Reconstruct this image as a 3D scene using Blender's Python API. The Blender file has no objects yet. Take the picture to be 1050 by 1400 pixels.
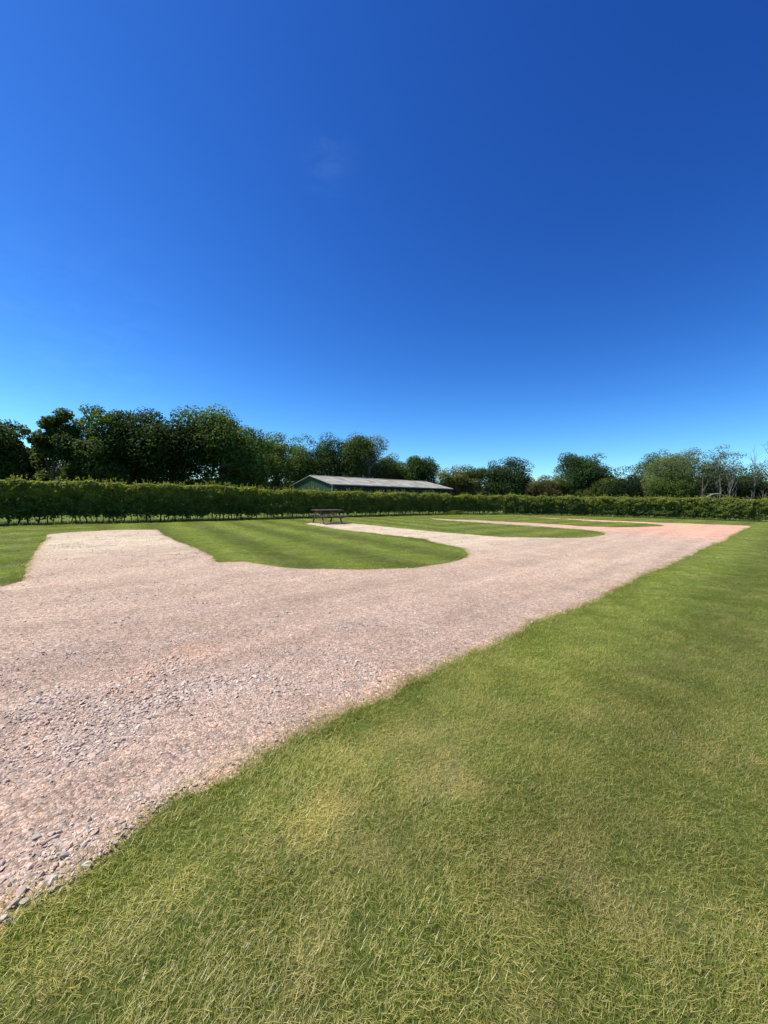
import bpy, math, random
import numpy as np
from mathutils import Matrix, Vector

# ------------------------------------------------------------------ camera
S = bpy.context.scene
EYE = 1.5
cam_d = bpy.data.cameras.new('camera')
cam_d.sensor_fit = 'VERTICAL'; cam_d.sensor_height = 36.0; cam_d.lens = 13.5
cam_d.clip_start = 0.05; cam_d.clip_end = 3000
cam = bpy.data.objects.new('camera', cam_d); S.collection.objects.link(cam)
_p, _a = math.atan(20 / 525), math.radians(1.0)          # pitched down 2.2 deg, rolled 1 deg
f = Vector((0, math.cos(_p), -math.sin(_p))); r0 = Vector((1, 0, 0)); u0 = Vector((0, math.sin(_p), math.cos(_p)))
r = math.cos(_a) * r0 + math.sin(_a) * u0; u = -math.sin(_a) * r0 + math.cos(_a) * u0
M = Matrix((r, u, -f)).transposed().to_4x4(); M.translation = (0, 0, EYE)
cam.matrix_world = M
S.camera = cam

# ------------------------------------------------------------------ sky, sun, exposure
SUN_EL = math.radians(59)
SX, SY = -1.0, 0.03                                     # the sun stands to the left and ahead
SUN_ROT = math.atan2(SX, SY)
w = bpy.data.worlds.new('World'); S.world = w; w.use_nodes = True
nt = w.node_tree; nt.nodes.clear()
sky = nt.nodes.new('ShaderNodeTexSky'); sky.sky_type = 'NISHITA'; sky.sun_disc = False
sky.sun_elevation = SUN_EL; sky.sun_rotation = SUN_ROT
sky.altitude = 50; sky.air_density = 1.0; sky.dust_density = 0.2; sky.ozone_density = 1.0
bg = nt.nodes.new('ShaderNodeBackground'); bg.inputs['Strength'].default_value = 0.097
wo = nt.nodes.new('ShaderNodeOutputWorld')
# thin cirrus: a faint veil with streaks
tc = nt.nodes.new('ShaderNodeTexCoord'); mp = nt.nodes.new('ShaderNodeMapping'); mp.inputs['Scale'].default_value = (1.6, 3.2, 5.0)
mp.inputs['Rotation'].default_value = (0.3, 0.2, 0.5)
cn = nt.nodes.new('ShaderNodeTexNoise'); cn.inputs['Scale'].default_value = 7.0; cn.inputs['Detail'].default_value = 7; cn.inputs['Roughness'].default_value = 0.62
cn.inputs['Distortion'].default_value = 0.5
cr = nt.nodes.new('ShaderNodeMapRange'); cr.inputs['From Min'].default_value = 0.42; cr.inputs['From Max'].default_value = 0.75
cr.inputs['To Min'].default_value = 0.0; cr.inputs['To Max'].default_value = 1.0
mx = nt.nodes.new('ShaderNodeMix'); mx.data_type = 'RGBA'; mx.inputs['B'].default_value = (4.4, 6.6, 8.2, 1)
L = nt.links.new
# the deep saturated blue of a polarised clear sky: a tone curve per channel
sepc = nt.nodes.new('ShaderNodeSeparateColor'); comb = nt.nodes.new('ShaderNodeCombineColor'); L(sky.outputs[0], sepc.inputs[0])
KS = 0.1368
for ch_, (a_, p_) in enumerate(((0.80, 1.98), (1.13, 1.70), (1.42, 1.36))):
    m1 = nt.nodes.new('ShaderNodeMath'); m1.operation = 'POWER'; m1.inputs[1].default_value = p_
    m2 = nt.nodes.new('ShaderNodeMath'); m2.operation = 'MULTIPLY'; m2.inputs[1].default_value = a_ * KS ** (p_ - 1)
    L(sepc.outputs[ch_], m1.inputs[0]); L(m1.outputs[0], m2.inputs[0]); L(m2.outputs[0], comb.inputs[ch_])
L(comb.outputs[0], mx.inputs['A'])
L(tc.outputs['Generated'], mp.inputs[0]); L(mp.outputs[0], cn.inputs['Vector']); L(cn.outputs['Fac'], cr.inputs['Value']); 
def cloud_patch(c, r_in, r_out, amt):                    # one small wisp of cloud, in one part of the sky
    ds = nt.nodes.new('ShaderNodeVectorMath'); ds.operation = 'DISTANCE'; ds.inputs[1].default_value = c; L(tc.outputs['Generated'], ds.inputs[0])
    q = nt.nodes.new('ShaderNodeMapRange'); q.interpolation_type = 'SMOOTHSTEP'; q.inputs['From Min'].default_value = r_in; q.inputs['From Max'].default_value = r_out
    q.inputs['To Min'].default_value = amt; q.inputs['To Max'].default_value = 0.0; L(ds.outputs['Value'], q.inputs['Value'])
    m = nt.nodes.new('ShaderNodeMath'); m.operation = 'MULTIPLY'; L(q.outputs[0], m.inputs[0]); L(cr.outputs[0], m.inputs[1]); return m.outputs[0]
cs = nt.nodes.new('ShaderNodeMath'); cs.operation = 'ADD'
L(cloud_patch((-0.117, 0.762, 0.637), 0.0, 0.075, 0.05), cs.inputs[0]); L(cloud_patch((-0.646, 0.734, 0.210), 0.0, 0.42, 0.045), cs.inputs[1]); L(cs.outputs[0], mx.inputs['Factor'])
L(mx.outputs['Result'], bg.inputs[0]); L(bg.outputs[0], wo.inputs[0])

sun_d = bpy.data.lights.new('sun', 'SUN'); sun_d.energy = 5.0; sun_d.angle = math.radians(0.53); sun_d.color = (1.0, 0.95, 0.86)
sun = bpy.data.objects.new('sun', sun_d); S.collection.objects.link(sun)
sdir = Vector((SX * math.cos(SUN_EL), SY * math.cos(SUN_EL), math.sin(SUN_EL)))
sun.rotation_euler = sdir.to_track_quat('Z', 'Y').to_euler(); sun.location = sdir * 60
S.view_settings.view_transform = 'Standard'; S.view_settings.look = 'None'
S.view_settings.exposure = 0.5; S.view_settings.gamma = 1.0; S.view_settings.use_curve_mapping = False

# ------------------------------------------------------------------ helpers
C = S.collection
rng = np.random.default_rng(7)
random.seed(7)

def tag(o, label=None, cat=None, group=None, kind=None):
    if label: o['label'] = label
    if cat: o['category'] = cat
    if group: o['group'] = group
    if kind: o['kind'] = kind
    return o

def empty(name, loc, rz=0.0):
    o = bpy.data.objects.new(name, None); C.objects.link(o); o.location = loc; o.rotation_euler = (0, 0, rz)
    o.empty_display_size = 0.2
    return o

def mesh_np(name, V, F, mat, col=None, smooth=False):
    V = np.asarray(V, dtype=np.float32); F = np.asarray(F, dtype=np.int32)
    me = bpy.data.meshes.new(name); n, k = F.shape
    me.vertices.add(len(V)); me.vertices.foreach_set('co', V.ravel())
    me.loops.add(n * k); me.loops.foreach_set('vertex_index', F.ravel())
    me.polygons.add(n); me.polygons.foreach_set('loop_start', np.arange(0, n * k, k, dtype=np.int32))
    me.polygons.foreach_set('use_smooth', np.full(n, smooth, dtype=bool))
    if col is not None:
        a = me.attributes.new('Col', 'FLOAT_COLOR', 'POINT')
        c = np.ones((len(V), 4), dtype=np.float32); c[:, :3] = col; a.data.foreach_set('color', c.ravel())
    me.update(calc_edges=True)
    if mat: me.materials.append(mat)
    return me

def link(name, me, parent=None, loc=None):
    o = bpy.data.objects.new(name, me); C.objects.link(o)
    if parent is not None: o.parent = parent
    if loc is not None: o.location = loc
    return o

class MB:                                                # collects boxes and tubes, builds ONE mesh
    def __init__(s): s.v = []; s.f = []
    def box(s, c, size, rot=None, taper=1.0):
        b = len(s.v); hx, hy, hz = size[0] / 2, size[1] / 2, size[2] / 2
        for z in (-hz, hz):
            k = 1.0 if z < 0 else taper
            for x, y in ((-hx, -hy), (hx, -hy), (hx, hy), (-hx, hy)):
                p = Vector((x * k, y * k, z))
                if rot is not None: p = rot @ p
                s.v.append(tuple(p + Vector(c)))
        s.f += [(b, b+3, b+2, b+1), (b+4, b+5, b+6, b+7), (b, b+1, b+5, b+4), (b+1, b+2, b+6, b+5), (b+2, b+3, b+7, b+6), (b+3, b, b+4, b+7)]
    def beam(s, p, q, wd, th, up=(0, 0, 1)):             # a board from p to q
        p, q = Vector(p), Vector(q); z = (q - p).normalized(); x = Vector(up).cross(z)
        if x.length < 1e-4: x = Vector((1, 0, 0))
        x.normalize(); y = z.cross(x)
        s.box((p + q) / 2, (wd, th, (q - p).length), Matrix((x, y, z)).transposed())
    def tube(s, pts, rad, n=6):
        rings = []
        for i, p in enumerate(pts):
            p = Vector(p); t = (Vector(pts[min(i+1, len(pts)-1)]) - Vector(pts[max(i-1, 0)])).normalized()
            x = t.cross(Vector((0.31, 0.95, 0.05))).normalized(); y = t.cross(x)
            b = len(s.v); rings.append(b)
            for k in range(n):
                a = 2 * math.pi * k / n; s.v.append(tuple(p + (x * math.cos(a) + y * math.sin(a)) * rad[i]))
        for a, b in zip(rings, rings[1:]):
            for k in range(n):
                s.f.append((a + k, a + (k+1) % n, b + (k+1) % n, b + k))
    def mesh(s, name, mat, bevel=0.0, smooth=False):
        me = bpy.data.meshes.new(name); me.from_pydata(s.v, [], s.f)
        if bevel:
            import bmesh
            bm = bmesh.new(); bm.from_mesh(me)
            bmesh.ops.bevel(bm, geom=bm.edges[:], offset=bevel, segments=1, affect='EDGES')
            bm.to_mesh(me); bm.free()
        me.materials.append(mat)
        if smooth:
            for p_ in me.polygons: p_.use_smooth = True
        me.update(); return me
    def build(s, name, mat, parent=None, bevel=0.0, smooth=False):
        return link(name, s.mesh(name, mat, bevel, smooth), parent)

def vnoise(x, y, sc, seed=0, octaves=1, rough=0.5):      # value noise on numpy arrays, 0..1
    x = np.asarray(x, dtype=np.float64); y = np.asarray(y, dtype=np.float64)
    tot = np.zeros_like(x); amp = 1.0; nrm = 0.0; s = 1.0 / sc
    def h(i, j, k):
        n = (i * 374761393 + j * 668265263 + k * 982451653) & 0x7fffffff
        n = ((n ^ (n >> 13)) * 1274126177) & 0x7fffffff
        return ((n ^ (n >> 16)) & 0xffff) / 65535.0
    for o_ in range(octaves):
        X = x * s + 17.3 * o_; Y = y * s - 9.1 * o_
        i = np.floor(X).astype(np.int64); j = np.floor(Y).astype(np.int64)
        u_ = X - i; v_ = Y - j; u_ = u_*u_*(3-2*u_); v_ = v_*v_*(3-2*v_); k = seed * 31 + o_
        a = h(i, j, k); b = h(i+1, j, k); c = h(i, j+1, k); d = h(i+1, j+1, k)
        tot += amp * ((a*(1-u_)+b*u_)*(1-v_) + (c*(1-u_)+d*u_)*v_); nrm += amp; amp *= rough; s *= 2.0
    return tot / nrm

def mixc(a, b, t):
    t = np.clip(t, 0, 1)[..., None]
    return np.asarray(a) * (1 - t) + np.asarray(b) * t

def sstep(a, b, x):
    t = np.clip((x - a) / (b - a), 0, 1); return t * t * (3 - 2 * t)

# ------------------------------------------------------------------ materials
def new_mat(name):
    m = bpy.data.materials.new(name); m.use_nodes = True; n = m.node_tree
    for x in list(n.nodes): n.nodes.remove(x)
    out = n.nodes.new('ShaderNodeOutputMaterial'); bs = n.nodes.new('ShaderNodeBsdfPrincipled')
    n.links.new(bs.outputs[0], out.inputs[0])
    bs.inputs['Specular IOR Level'].default_value = 0.25
    return m, n, bs, out

def plain(name, rgb, rough=0.7, var=0.25, scale=8.0, metal=0.0, stretch=(1, 1, 1), bump=0.0):
    m, n, bs, out = new_mat(name)
    tcn = n.nodes.new('ShaderNodeTexCoord'); mpn = n.nodes.new('ShaderNodeMapping'); mpn.inputs['Scale'].default_value = stretch
    no = n.nodes.new('ShaderNodeTexNoise'); no.inputs['Scale'].default_value = scale; no.inputs['Detail'].default_value = 6
    mr = n.nodes.new('ShaderNodeMapRange'); mr.inputs['From Min'].default_value = 0.3; mr.inputs['From Max'].default_value = 0.7
    mr.inputs['To Min'].default_value = 1 - var; mr.inputs['To Max'].default_value = 1 + var
    vm = n.nodes.new('ShaderNodeVectorMath'); vm.operation = 'SCALE'; vm.inputs[0].default_value = rgb
    n.links.new(tcn.outputs['Object'], mpn.inputs[0]); n.links.new(mpn.outputs[0], no.inputs['Vector'])
    n.links.new(no.outputs['Fac'], mr.inputs['Value']); n.links.new(mr.outputs[0], vm.inputs['Scale']); n.links.new(vm.outputs[0], bs.inputs['Base Color'])
    bs.inputs['Roughness'].default_value = rough; bs.inputs['Metallic'].default_value = metal
    if bump:
        b = n.nodes.new('ShaderNodeBump'); b.inputs['Strength'].default_value = 0.6; b.inputs['Distance'].default_value = bump
        n.links.new(no.outputs['Fac'], b.inputs['Height']); n.links.new(b.outputs[0], bs.inputs['Normal'])
    return m

def leaf_mat(name, transl=0.35, rough=0.5, spec=0.25, tint=False):
    m, n, bs, out = new_mat(name)
    at_ = n.nodes.new('ShaderNodeAttribute'); at_.attribute_name = 'Col'
    col = at_.outputs['Color']
    if tint:                                             # per-tuft colour carried by the instance
        a2 = n.nodes.new('ShaderNodeAttribute'); a2.attribute_type = 'INSTANCER'; a2.attribute_name = 'tint'
        mm = n.nodes.new('ShaderNodeMix'); mm.data_type = 'RGBA'; mm.blend_type = 'MULTIPLY'; mm.inputs['Factor'].default_value = 1.0
        n.links.new(col, mm.inputs['A']); n.links.new(a2.outputs['Color'], mm.inputs['B']); col = mm.outputs['Result']
    n.links.new(col, bs.inputs['Base Color']); bs.inputs['Roughness'].default_value = rough
    bs.inputs['Specular IOR Level'].default_value = spec
    tr = n.nodes.new('ShaderNodeBsdfTranslucent'); sc_ = n.nodes.new('ShaderNodeMix'); sc_.data_type = 'RGBA'; sc_.blend_type = 'MULTIPLY'
    sc_.inputs['Factor'].default_value = 1.0; sc_.inputs['B'].default_value = (1.5, 1.55, 0.55, 1)
    n.links.new(col, sc_.inputs['A']); n.links.new(sc_.outputs['Result'], tr.inputs['Color'])
    ms = n.nodes.new('ShaderNodeMixShader'); ms.inputs[0].default_value = transl
    n.links.new(bs.outputs[0], ms.inputs[1]); n.links.new(tr.outputs[0], ms.inputs[2]); n.links.new(ms.outputs[0], out.inputs[0])
    return m

M_leaf = leaf_mat('tree_leaf', 0.42, 0.7, 0.10)
M_hleaf = leaf_mat('hedge_leaf', 0.44, 0.6, 0.15)
M_grass = leaf_mat('grass_blade', 0.38, 0.36, 0.38, tint=True)
M_bark = plain('bark', (0.10, 0.078, 0.058), 0.9, 0.4, 3.0, stretch=(1, 1, 0.3), bump=0.03)
M_pale = plain('pale_bark', (0.20, 0.19, 0.15), 0.85, 0.3, 3.0, stretch=(1, 1, 0.4))
M_dead = plain('dead_wood', (0.145, 0.138, 0.11), 0.85, 0.3, 5.0)
M_stem = plain('hedge_stem', (0.085, 0.07, 0.05), 0.9, 0.4, 12.0)
M_wood = plain('weathered_timber', (0.11, 0.083, 0.068), 0.8, 0.35, 14.0, stretch=(1, 12, 12), bump=0.002)
M_gatewood = plain('grey_timber', (0.30, 0.28, 0.22), 0.85, 0.3, 9.0)
M_board = plain('pale_board', (0.62, 0.62, 0.58), 0.6, 0.08, 6.0)
M_bolt = plain('steel', (0.4, 0.4, 0.4), 0.4, 0.1, 5.0, metal=0.9)

def gravel_mat():
    m, n, bs, out = new_mat('gravel_surface')
    ac = n.nodes.new('ShaderNodeAttribute'); ac.attribute_name = 'Col'
    tcn = n.nodes.new('ShaderNodeTexCoord')
    def vor(scale):
        v = n.nodes.new('ShaderNodeTexVoronoi'); v.inputs['Scale'].default_value = scale; v.inputs['Randomness'].default_value = 1.0
        n.links.new(tcn.outputs['Object'], v.inputs['Vector']); return v
    v1, v2, v3 = vor(85.0), vor(190.0), vor(34.0)
    def lum(v, lo, hi):
        sp = n.nodes.new('ShaderNodeSeparateColor'); n.links.new(v.outputs['Color'], sp.inputs[0])
        r_ = n.nodes.new('ShaderNodeMapRange'); r_.inputs['To Min'].default_value = lo; r_.inputs['To Max'].default_value = hi
        n.links.new(sp.outputs[0], r_.inputs['Value']); return r_.outputs[0], sp
    l1, sp1 = lum(v1, 0.62, 1.36); l2, _ = lum(v2, 0.8, 1.2); l3, _ = lum(v3, 0.80, 1.20)
    no = n.nodes.new('ShaderNodeTexNoise'); no.inputs['Scale'].default_value = 1.3; no.inputs['Detail'].default_value = 9; no.inputs['Roughness'].default_value = 0.65
    n.links.new(tcn.outputs['Object'], no.inputs['Vector'])
    l4 = n.nodes.new('ShaderNodeMapRange'); l4.inputs['From Min'].default_value = 0.3; l4.inputs['From Max'].default_value = 0.7
    l4.inputs['To Min'].default_value = 0.86; l4.inputs['To Max'].default_value = 1.13; n.links.new(no.outputs['Fac'], l4.inputs['Value'])
    cur = l1
    for l in (l2, l3, l4.outputs[0]):
        mu = n.nodes.new('ShaderNodeMath'); mu.operation = 'MULTIPLY'; n.links.new(cur, mu.inputs[0]); n.links.new(l, mu.inputs[1]); cur = mu.outputs[0]
    sc_ = n.nodes.new('ShaderNodeVectorMath'); sc_.operation = 'SCALE'
    # stones of other rock: some grey, some cream
    rp = n.nodes.new('ShaderNodeValToRGB'); rp.color_ramp.interpolation = 'CONSTANT'
    e = rp.color_ramp.elements; e[0].position = 0; e[0].color = (0.78, 0.86, 0.95, 1); e[1].position = 0.2; e[1].color = (1, 1, 1, 1)
    for p_, c_ in ((0.62, (1.1, 0.98, 0.9, 1)), (0.82, (1.15, 1.18, 1.1, 1)), (0.93, (0.7, 0.66, 0.66, 1))):
        q = e.new(p_); q.color = c_
    n.links.new(sp1.outputs[1], rp.inputs[0])
    mm = n.nodes.new('ShaderNodeMix'); mm.data_type = 'RGBA'; mm.blend_type = 'MULTIPLY'; mm.inputs['Factor'].default_value = 1.0
    n.links.new(ac.outputs['Color'], mm.inputs['A']); n.links.new(rp.outputs[0], mm.inputs['B'])
    n.links.new(mm.outputs['Result'], sc_.inputs[0]); n.links.new(cur, sc_.inputs['Scale']); n.links.new(sc_.outputs[0], bs.inputs['Base Color'])
    bs.inputs['Roughness'].default_value = 0.95; bs.inputs['Specular IOR Level'].default_value = 0.1
    # relief: cell domes
    ad = n.nodes.new('ShaderNodeMath'); ad.operation = 'MULTIPLY_ADD'; ad.inputs[1].default_value = 0.5
    n.links.new(v2.outputs['Distance'], ad.inputs[0]); n.links.new(v1.outputs['Distance'], ad.inputs[2])
    iv = n.nodes.new('ShaderNodeMath'); iv.operation = 'SUBTRACT'; iv.inputs[0].default_value = 1.0; n.links.new(ad.outputs[0], iv.inputs[1])
    ad2 = n.nodes.new('ShaderNodeMath'); ad2.operation = 'MULTIPLY_ADD'; ad2.inputs[1].default_value = 1.2
    n.links.new(sp1.outputs[2], ad2.inputs[0]); n.links.new(iv.outputs[0], ad2.inputs[2])
    b = n.nodes.new('ShaderNodeBump'); b.inputs['Strength'].default_value = 0.75; b.inputs['Distance'].default_value = 0.008
    n.links.new(ad2.outputs[0], b.inputs['Height']); n.links.new(b.outputs[0], bs.inputs['Normal'])
    return m
M_gravel = gravel_mat()

def stone_mat():
    m, n, bs, out = new_mat('stone')
    a2 = n.nodes.new('ShaderNodeAttribute'); a2.attribute_type = 'INSTANCER'; a2.attribute_name = 'tint'
    tcn = n.nodes.new('ShaderNodeTexCoord'); no = n.nodes.new('ShaderNodeTexNoise'); no.inputs['Scale'].default_value = 3.0; no.inputs['Detail'].default_value = 5
    mr = n.nodes.new('ShaderNodeMapRange'); mr.inputs['From Min'].default_value = 0.3; mr.inputs['From Max'].default_value = 0.7
    mr.inputs['To Min'].default_value = 0.85; mr.inputs['To Max'].default_value = 1.15
    vm = n.nodes.new('ShaderNodeVectorMath'); vm.operation = 'SCALE'
    n.links.new(tcn.outputs['Object'], no.inputs['Vector']); n.links.new(no.outputs['Fac'], mr.inputs['Value'])
    n.links.new(a2.outputs['Color'], vm.inputs[0]); n.links.new(mr.outputs[0], vm.inputs['Scale']); n.links.new(vm.outputs[0], bs.inputs['Base Color'])
    bs.inputs['Roughness'].default_value = 0.9; bs.inputs['Specular IOR Level'].default_value = 0.08; return m
M_stone = stone_mat()

def lawn_mat():
    m, n, bs, out = new_mat('lawn_turf')
    ac = n.nodes.new('ShaderNodeAttribute'); ac.attribute_name = 'Col'
    tcn = n.nodes.new('ShaderNodeTexCoord')
    n1 = n.nodes.new('ShaderNodeTexNoise'); n1.inputs['Scale'].default_value = 26; n1.inputs['Detail'].default_value = 8; n1.inputs['Roughness'].default_value = 0.7
    n2 = n.nodes.new('ShaderNodeTexNoise'); n2.inputs['Scale'].default_value = 3.1; n2.inputs['Detail'].default_value = 5
    cur = None
    for no, lo, hi in ((n1, 0.5, 1.5), (n2, 0.9, 1.1)):
        n.links.new(tcn.outputs['Object'], no.inputs['Vector'])
        mr = n.nodes.new('ShaderNodeMapRange'); mr.inputs['From Min'].default_value = 0.3; mr.inputs['From Max'].default_value = 0.7
        mr.inputs['To Min'].default_value = lo; mr.inputs['To Max'].default_value = hi; n.links.new(no.outputs['Fac'], mr.inputs['Value'])
        if cur is None: cur = mr.outputs[0]
        else:
            mu = n.nodes.new('ShaderNodeMath'); mu.operation = 'MULTIPLY'; n.links.new(cur, mu.inputs[0]); n.links.new(mr.outputs[0], mu.inputs[1]); cur = mu.outputs[0]
    vm = n.nodes.new('ShaderNodeVectorMath'); vm.operation = 'SCALE'
    n.links.new(ac.outputs['Color'], vm.inputs[0]); n.links.new(cur, vm.inputs['Scale']); n.links.new(vm.outputs[0], bs.inputs['Base Color'])
    b = n.nodes.new('ShaderNodeBump'); b.inputs['Strength'].default_value = 0.8; b.inputs['Distance'].default_value = 0.03
    n.links.new(n1.outputs['Fac'], b.inputs['Height']); n.links.new(b.outputs[0], bs.inputs['Normal'])
    bs.inputs['Roughness'].default_value = 0.9; bs.inputs['Specular IOR Level'].default_value = 0.1
    return m
M_lawn = lawn_mat()

# ------------------------------------------------------------------ the gravel's outline on the ground (metres)
verge = [(-1.28,1.25),(-1.27,1.32),(-1.19,1.38),(-1.13,1.49),(-1.1,1.56),(-1.04,1.66),(-1.0,1.79),(-0.93,1.89),(-0.83,2.01),(-0.7,2.12),(-0.62,2.24),(-0.49,2.39),(-0.28,2.58),(-0.06,2.74),(0.05,2.84),(0.14,3.03),(0.45,3.22),(0.69,3.48),(1.13,3.86),(1.91,4.63),(2.77,5.33),(4.37,6.85),(5.07,7.6),(6.55,8.88),(8.77,10.94),(11.21,13.25),(13.74,15.44),(15.89,17.57),(24.08,25.18)]
far_edge = [(24.87,26.01),(21.87,27.42),(20.07,27.89),(18.47,29.33),(16.07,30.63),(13.28,32.75)]
isl3 = [(13.01,32.03),(14.57,30.79),(15.19,28.94),(16.17,28.33),(17.36,27.6),(18.5,26.2),(18.2,25.0),(17.48,24.09),(15.09,22.83),(13.14,22.11),(11.6,22.49),(10.47,24.05),(8.71,25.49),(6.63,26.91),(4.51,27.8),(3.62,28.28)]
isl2 = [(3.4,28.0),(4.0,26.4),(6.11,24.6),(7.78,22.75),(9.26,21.25),(10.49,20.0),(10.7,18.97),(10.32,17.75),(9.73,16.95),(8.68,16.02),(7.48,15.44),(5.94,15.27),(4.7,15.3),(3.67,16.06),(2.93,16.58),(1.87,17.69),(1.15,18.53),(-0.34,20.29),(-2.2,21.9),(-4.07,21.41)]
isl1 = [(-4.25,20.65),(-2.23,17.81),(-1.16,16.64),(0.28,15.16),(1.49,14.02),(1.65,13.34),(1.82,12.93),(2.21,12.2),(2.42,11.43),(2.31,10.25),(1.81,9.24),(1.24,8.73),(0.6,8.18),(-0.19,7.91),(-0.7,7.8),(-1.44,7.83),(-1.96,7.89),(-2.5,8.18),(-3.07,8.58),(-3.44,8.55),(-3.65,8.43),(-4.21,9.32),(-5.06,10.45),(-6.55,12.09),(-7.85,13.72),(-9.19,15.59)]
bay1 = [(-9.35,15.81),(-10.71,15.39),(-11.65,14.23),(-11.74,13.37),(-10.35,11.7),(-9.12,10.1),(-8.05,8.77),(-7.1,7.59),(-6.41,6.83),(-5.94,6.27),(-5.99,5.96)]
poly = np.array(verge + far_edge + isl3 + isl2 + isl1 + bay1 + [(-7.6,3.9),(-16,-4.5),(-11,-10),(-5,-3.2),(-1.9,0.4),(-1.5,0.9)])

def sdf(x, y):                                           # > 0 inside the gravel, metres
    x = np.asarray(x, dtype=np.float64).ravel(); y = np.asarray(y, dtype=np.float64).ravel()
    d2 = np.full(x.shape, 1e9); ins = np.zeros(x.shape, dtype=bool)
    A = poly; B = np.roll(poly, -1, 0)
    for (ax, ay), (bx, by) in zip(A, B):
        ex, ey = bx - ax, by - ay; l = ex*ex + ey*ey
        t = np.clip(((x-ax)*ex + (y-ay)*ey) / l, 0, 1)
        d2 = np.minimum(d2, (x-ax-t*ex)**2 + (y-ay-t*ey)**2)
        c = ((ay > y) != (by > y)) & (x < (bx-ax) * (y-ay) / ((by-ay) if by != ay else 1e-9) + ax)
        ins ^= c
    return np.where(ins, 1, -1) * np.sqrt(d2)
def edge_sdf(x, y):
    s = sdf(x, y).reshape(np.shape(x))
    return s + (vnoise(x, y, 0.22, 5, 3) - 0.5) * 0.11 + (vnoise(x, y, 0.07, 6) - 0.5) * 0.03

def base_h(x, y):
    rr = np.hypot(x, y)
    return (vnoise(x, y, 2.5, 1, 3) - 0.5) * 0.05 * np.exp(-rr / 60.0)

# colour of the turf at a place: mowing stripes, dry patches, lush edge
def turf_dry(x, y, s=None):
    x = np.asarray(x); y = np.asarray(y)
    a = 0.5 * vnoise(x, y, 1.1, 11, 4, 0.6) + 0.5 * vnoise(x, y, 0.22, 12, 3)
    dry = sstep(0.44, 0.70, a)
    near = sstep(4.5, 1.2, np.hypot(x - 0.6, y - 0.8))
    dry = np.clip(dry * (0.35 + 0.45 * near) + 0.14 * near, 0, 1)
    if s is not None: dry = dry * sstep(0.0, 0.55, -np.asarray(s)) * 1.0 + 0.0
    return dry
def stripe(x, y):
    # right verge and field: passes along the track; the first island: across it
    q = (x * 0.68 - y * 0.73); s1 = np.sin(q * math.pi / 1.05 + 0.6 * (vnoise(x, y, 3, 3) - 0.5))
    isl = (x < 3) & (y > 7.5) & (y - 7.5 > -(x - 3) * 0.0) & (x * 0.73 + y * 0.68 > 2)
    q2 = (x * 0.82 + y * 0.575); s2 = np.sin(q2 * math.pi / 0.95)
    return np.where(isl, s2 * 1.25, s1)

M_ang = math.radians(80)
# ------------------------------------------------------------------ ground: one sheet to the horizon
nr, na = 330, 400
rr = np.concatenate([[0.0], np.geomspace(0.25, 900, nr)])
th = np.linspace(0, 2 * math.pi, na, endpoint=False)
# finer rays towards what the photograph shows
th = th + 0.72 * np.sin(th - math.pi / 2 + math.pi) * 0  # even
R, T = np.meshgrid(rr, th, indexing='ij')
X = R * np.cos(T); Y = R * np.sin(T)
Z = base_h(X, Y)
sd = edge_sdf(X, Y).reshape(X.shape)
Z = Z - 0.02 * sstep(0.0, 0.12, sd)
xr, yr = X.ravel(), Y.ravel()
dry = turf_dry(xr, yr, sd.ravel()); st = stripe(xr, yr)
turf = mixc((0.092, 0.128, 0.020), (0.19, 0.185, 0.065), dry * 0.8) * (0.80 + 0.50 * vnoise(xr, yr, 0.35, 83, 4, 0.65))[:, None]
turf = turf * (1 + 0.17 * st[:, None] * (np.hypot(xr, yr) > 1.5)[:, None])
thatch = np.array((0.042, 0.045, 0.016))  # thatch, darkened to paint the shade in gaps between near blades
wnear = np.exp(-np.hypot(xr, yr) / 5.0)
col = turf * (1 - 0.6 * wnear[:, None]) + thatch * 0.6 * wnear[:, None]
rd = np.hypot(xr, yr)
col = mixc(col, (0.125, 0.150, 0.048), sstep(36, 70, rd))
# worn red earth at the gravel's rim
rim = 0.6 * sstep(-0.12, 0.02, sd.ravel()) * vnoise(xr, yr, 0.9, 21, 2)
col = mixc(col, (0.20, 0.125, 0.08), rim * 0.7)
idx = np.arange((nr + 1) * na).reshape(nr + 1, na)
a = idx[:-1]; b = idx[1:]
F = np.stack([a, b, np.roll(b, -1, 1), np.roll(a, -1, 1)], -1).reshape(-1, 4)
ground = link('ground', mesh_np('ground', np.stack([xr, yr, Z.ravel()], 1), F, M_lawn, col, True)); tag(ground, kind='structure')

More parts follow.
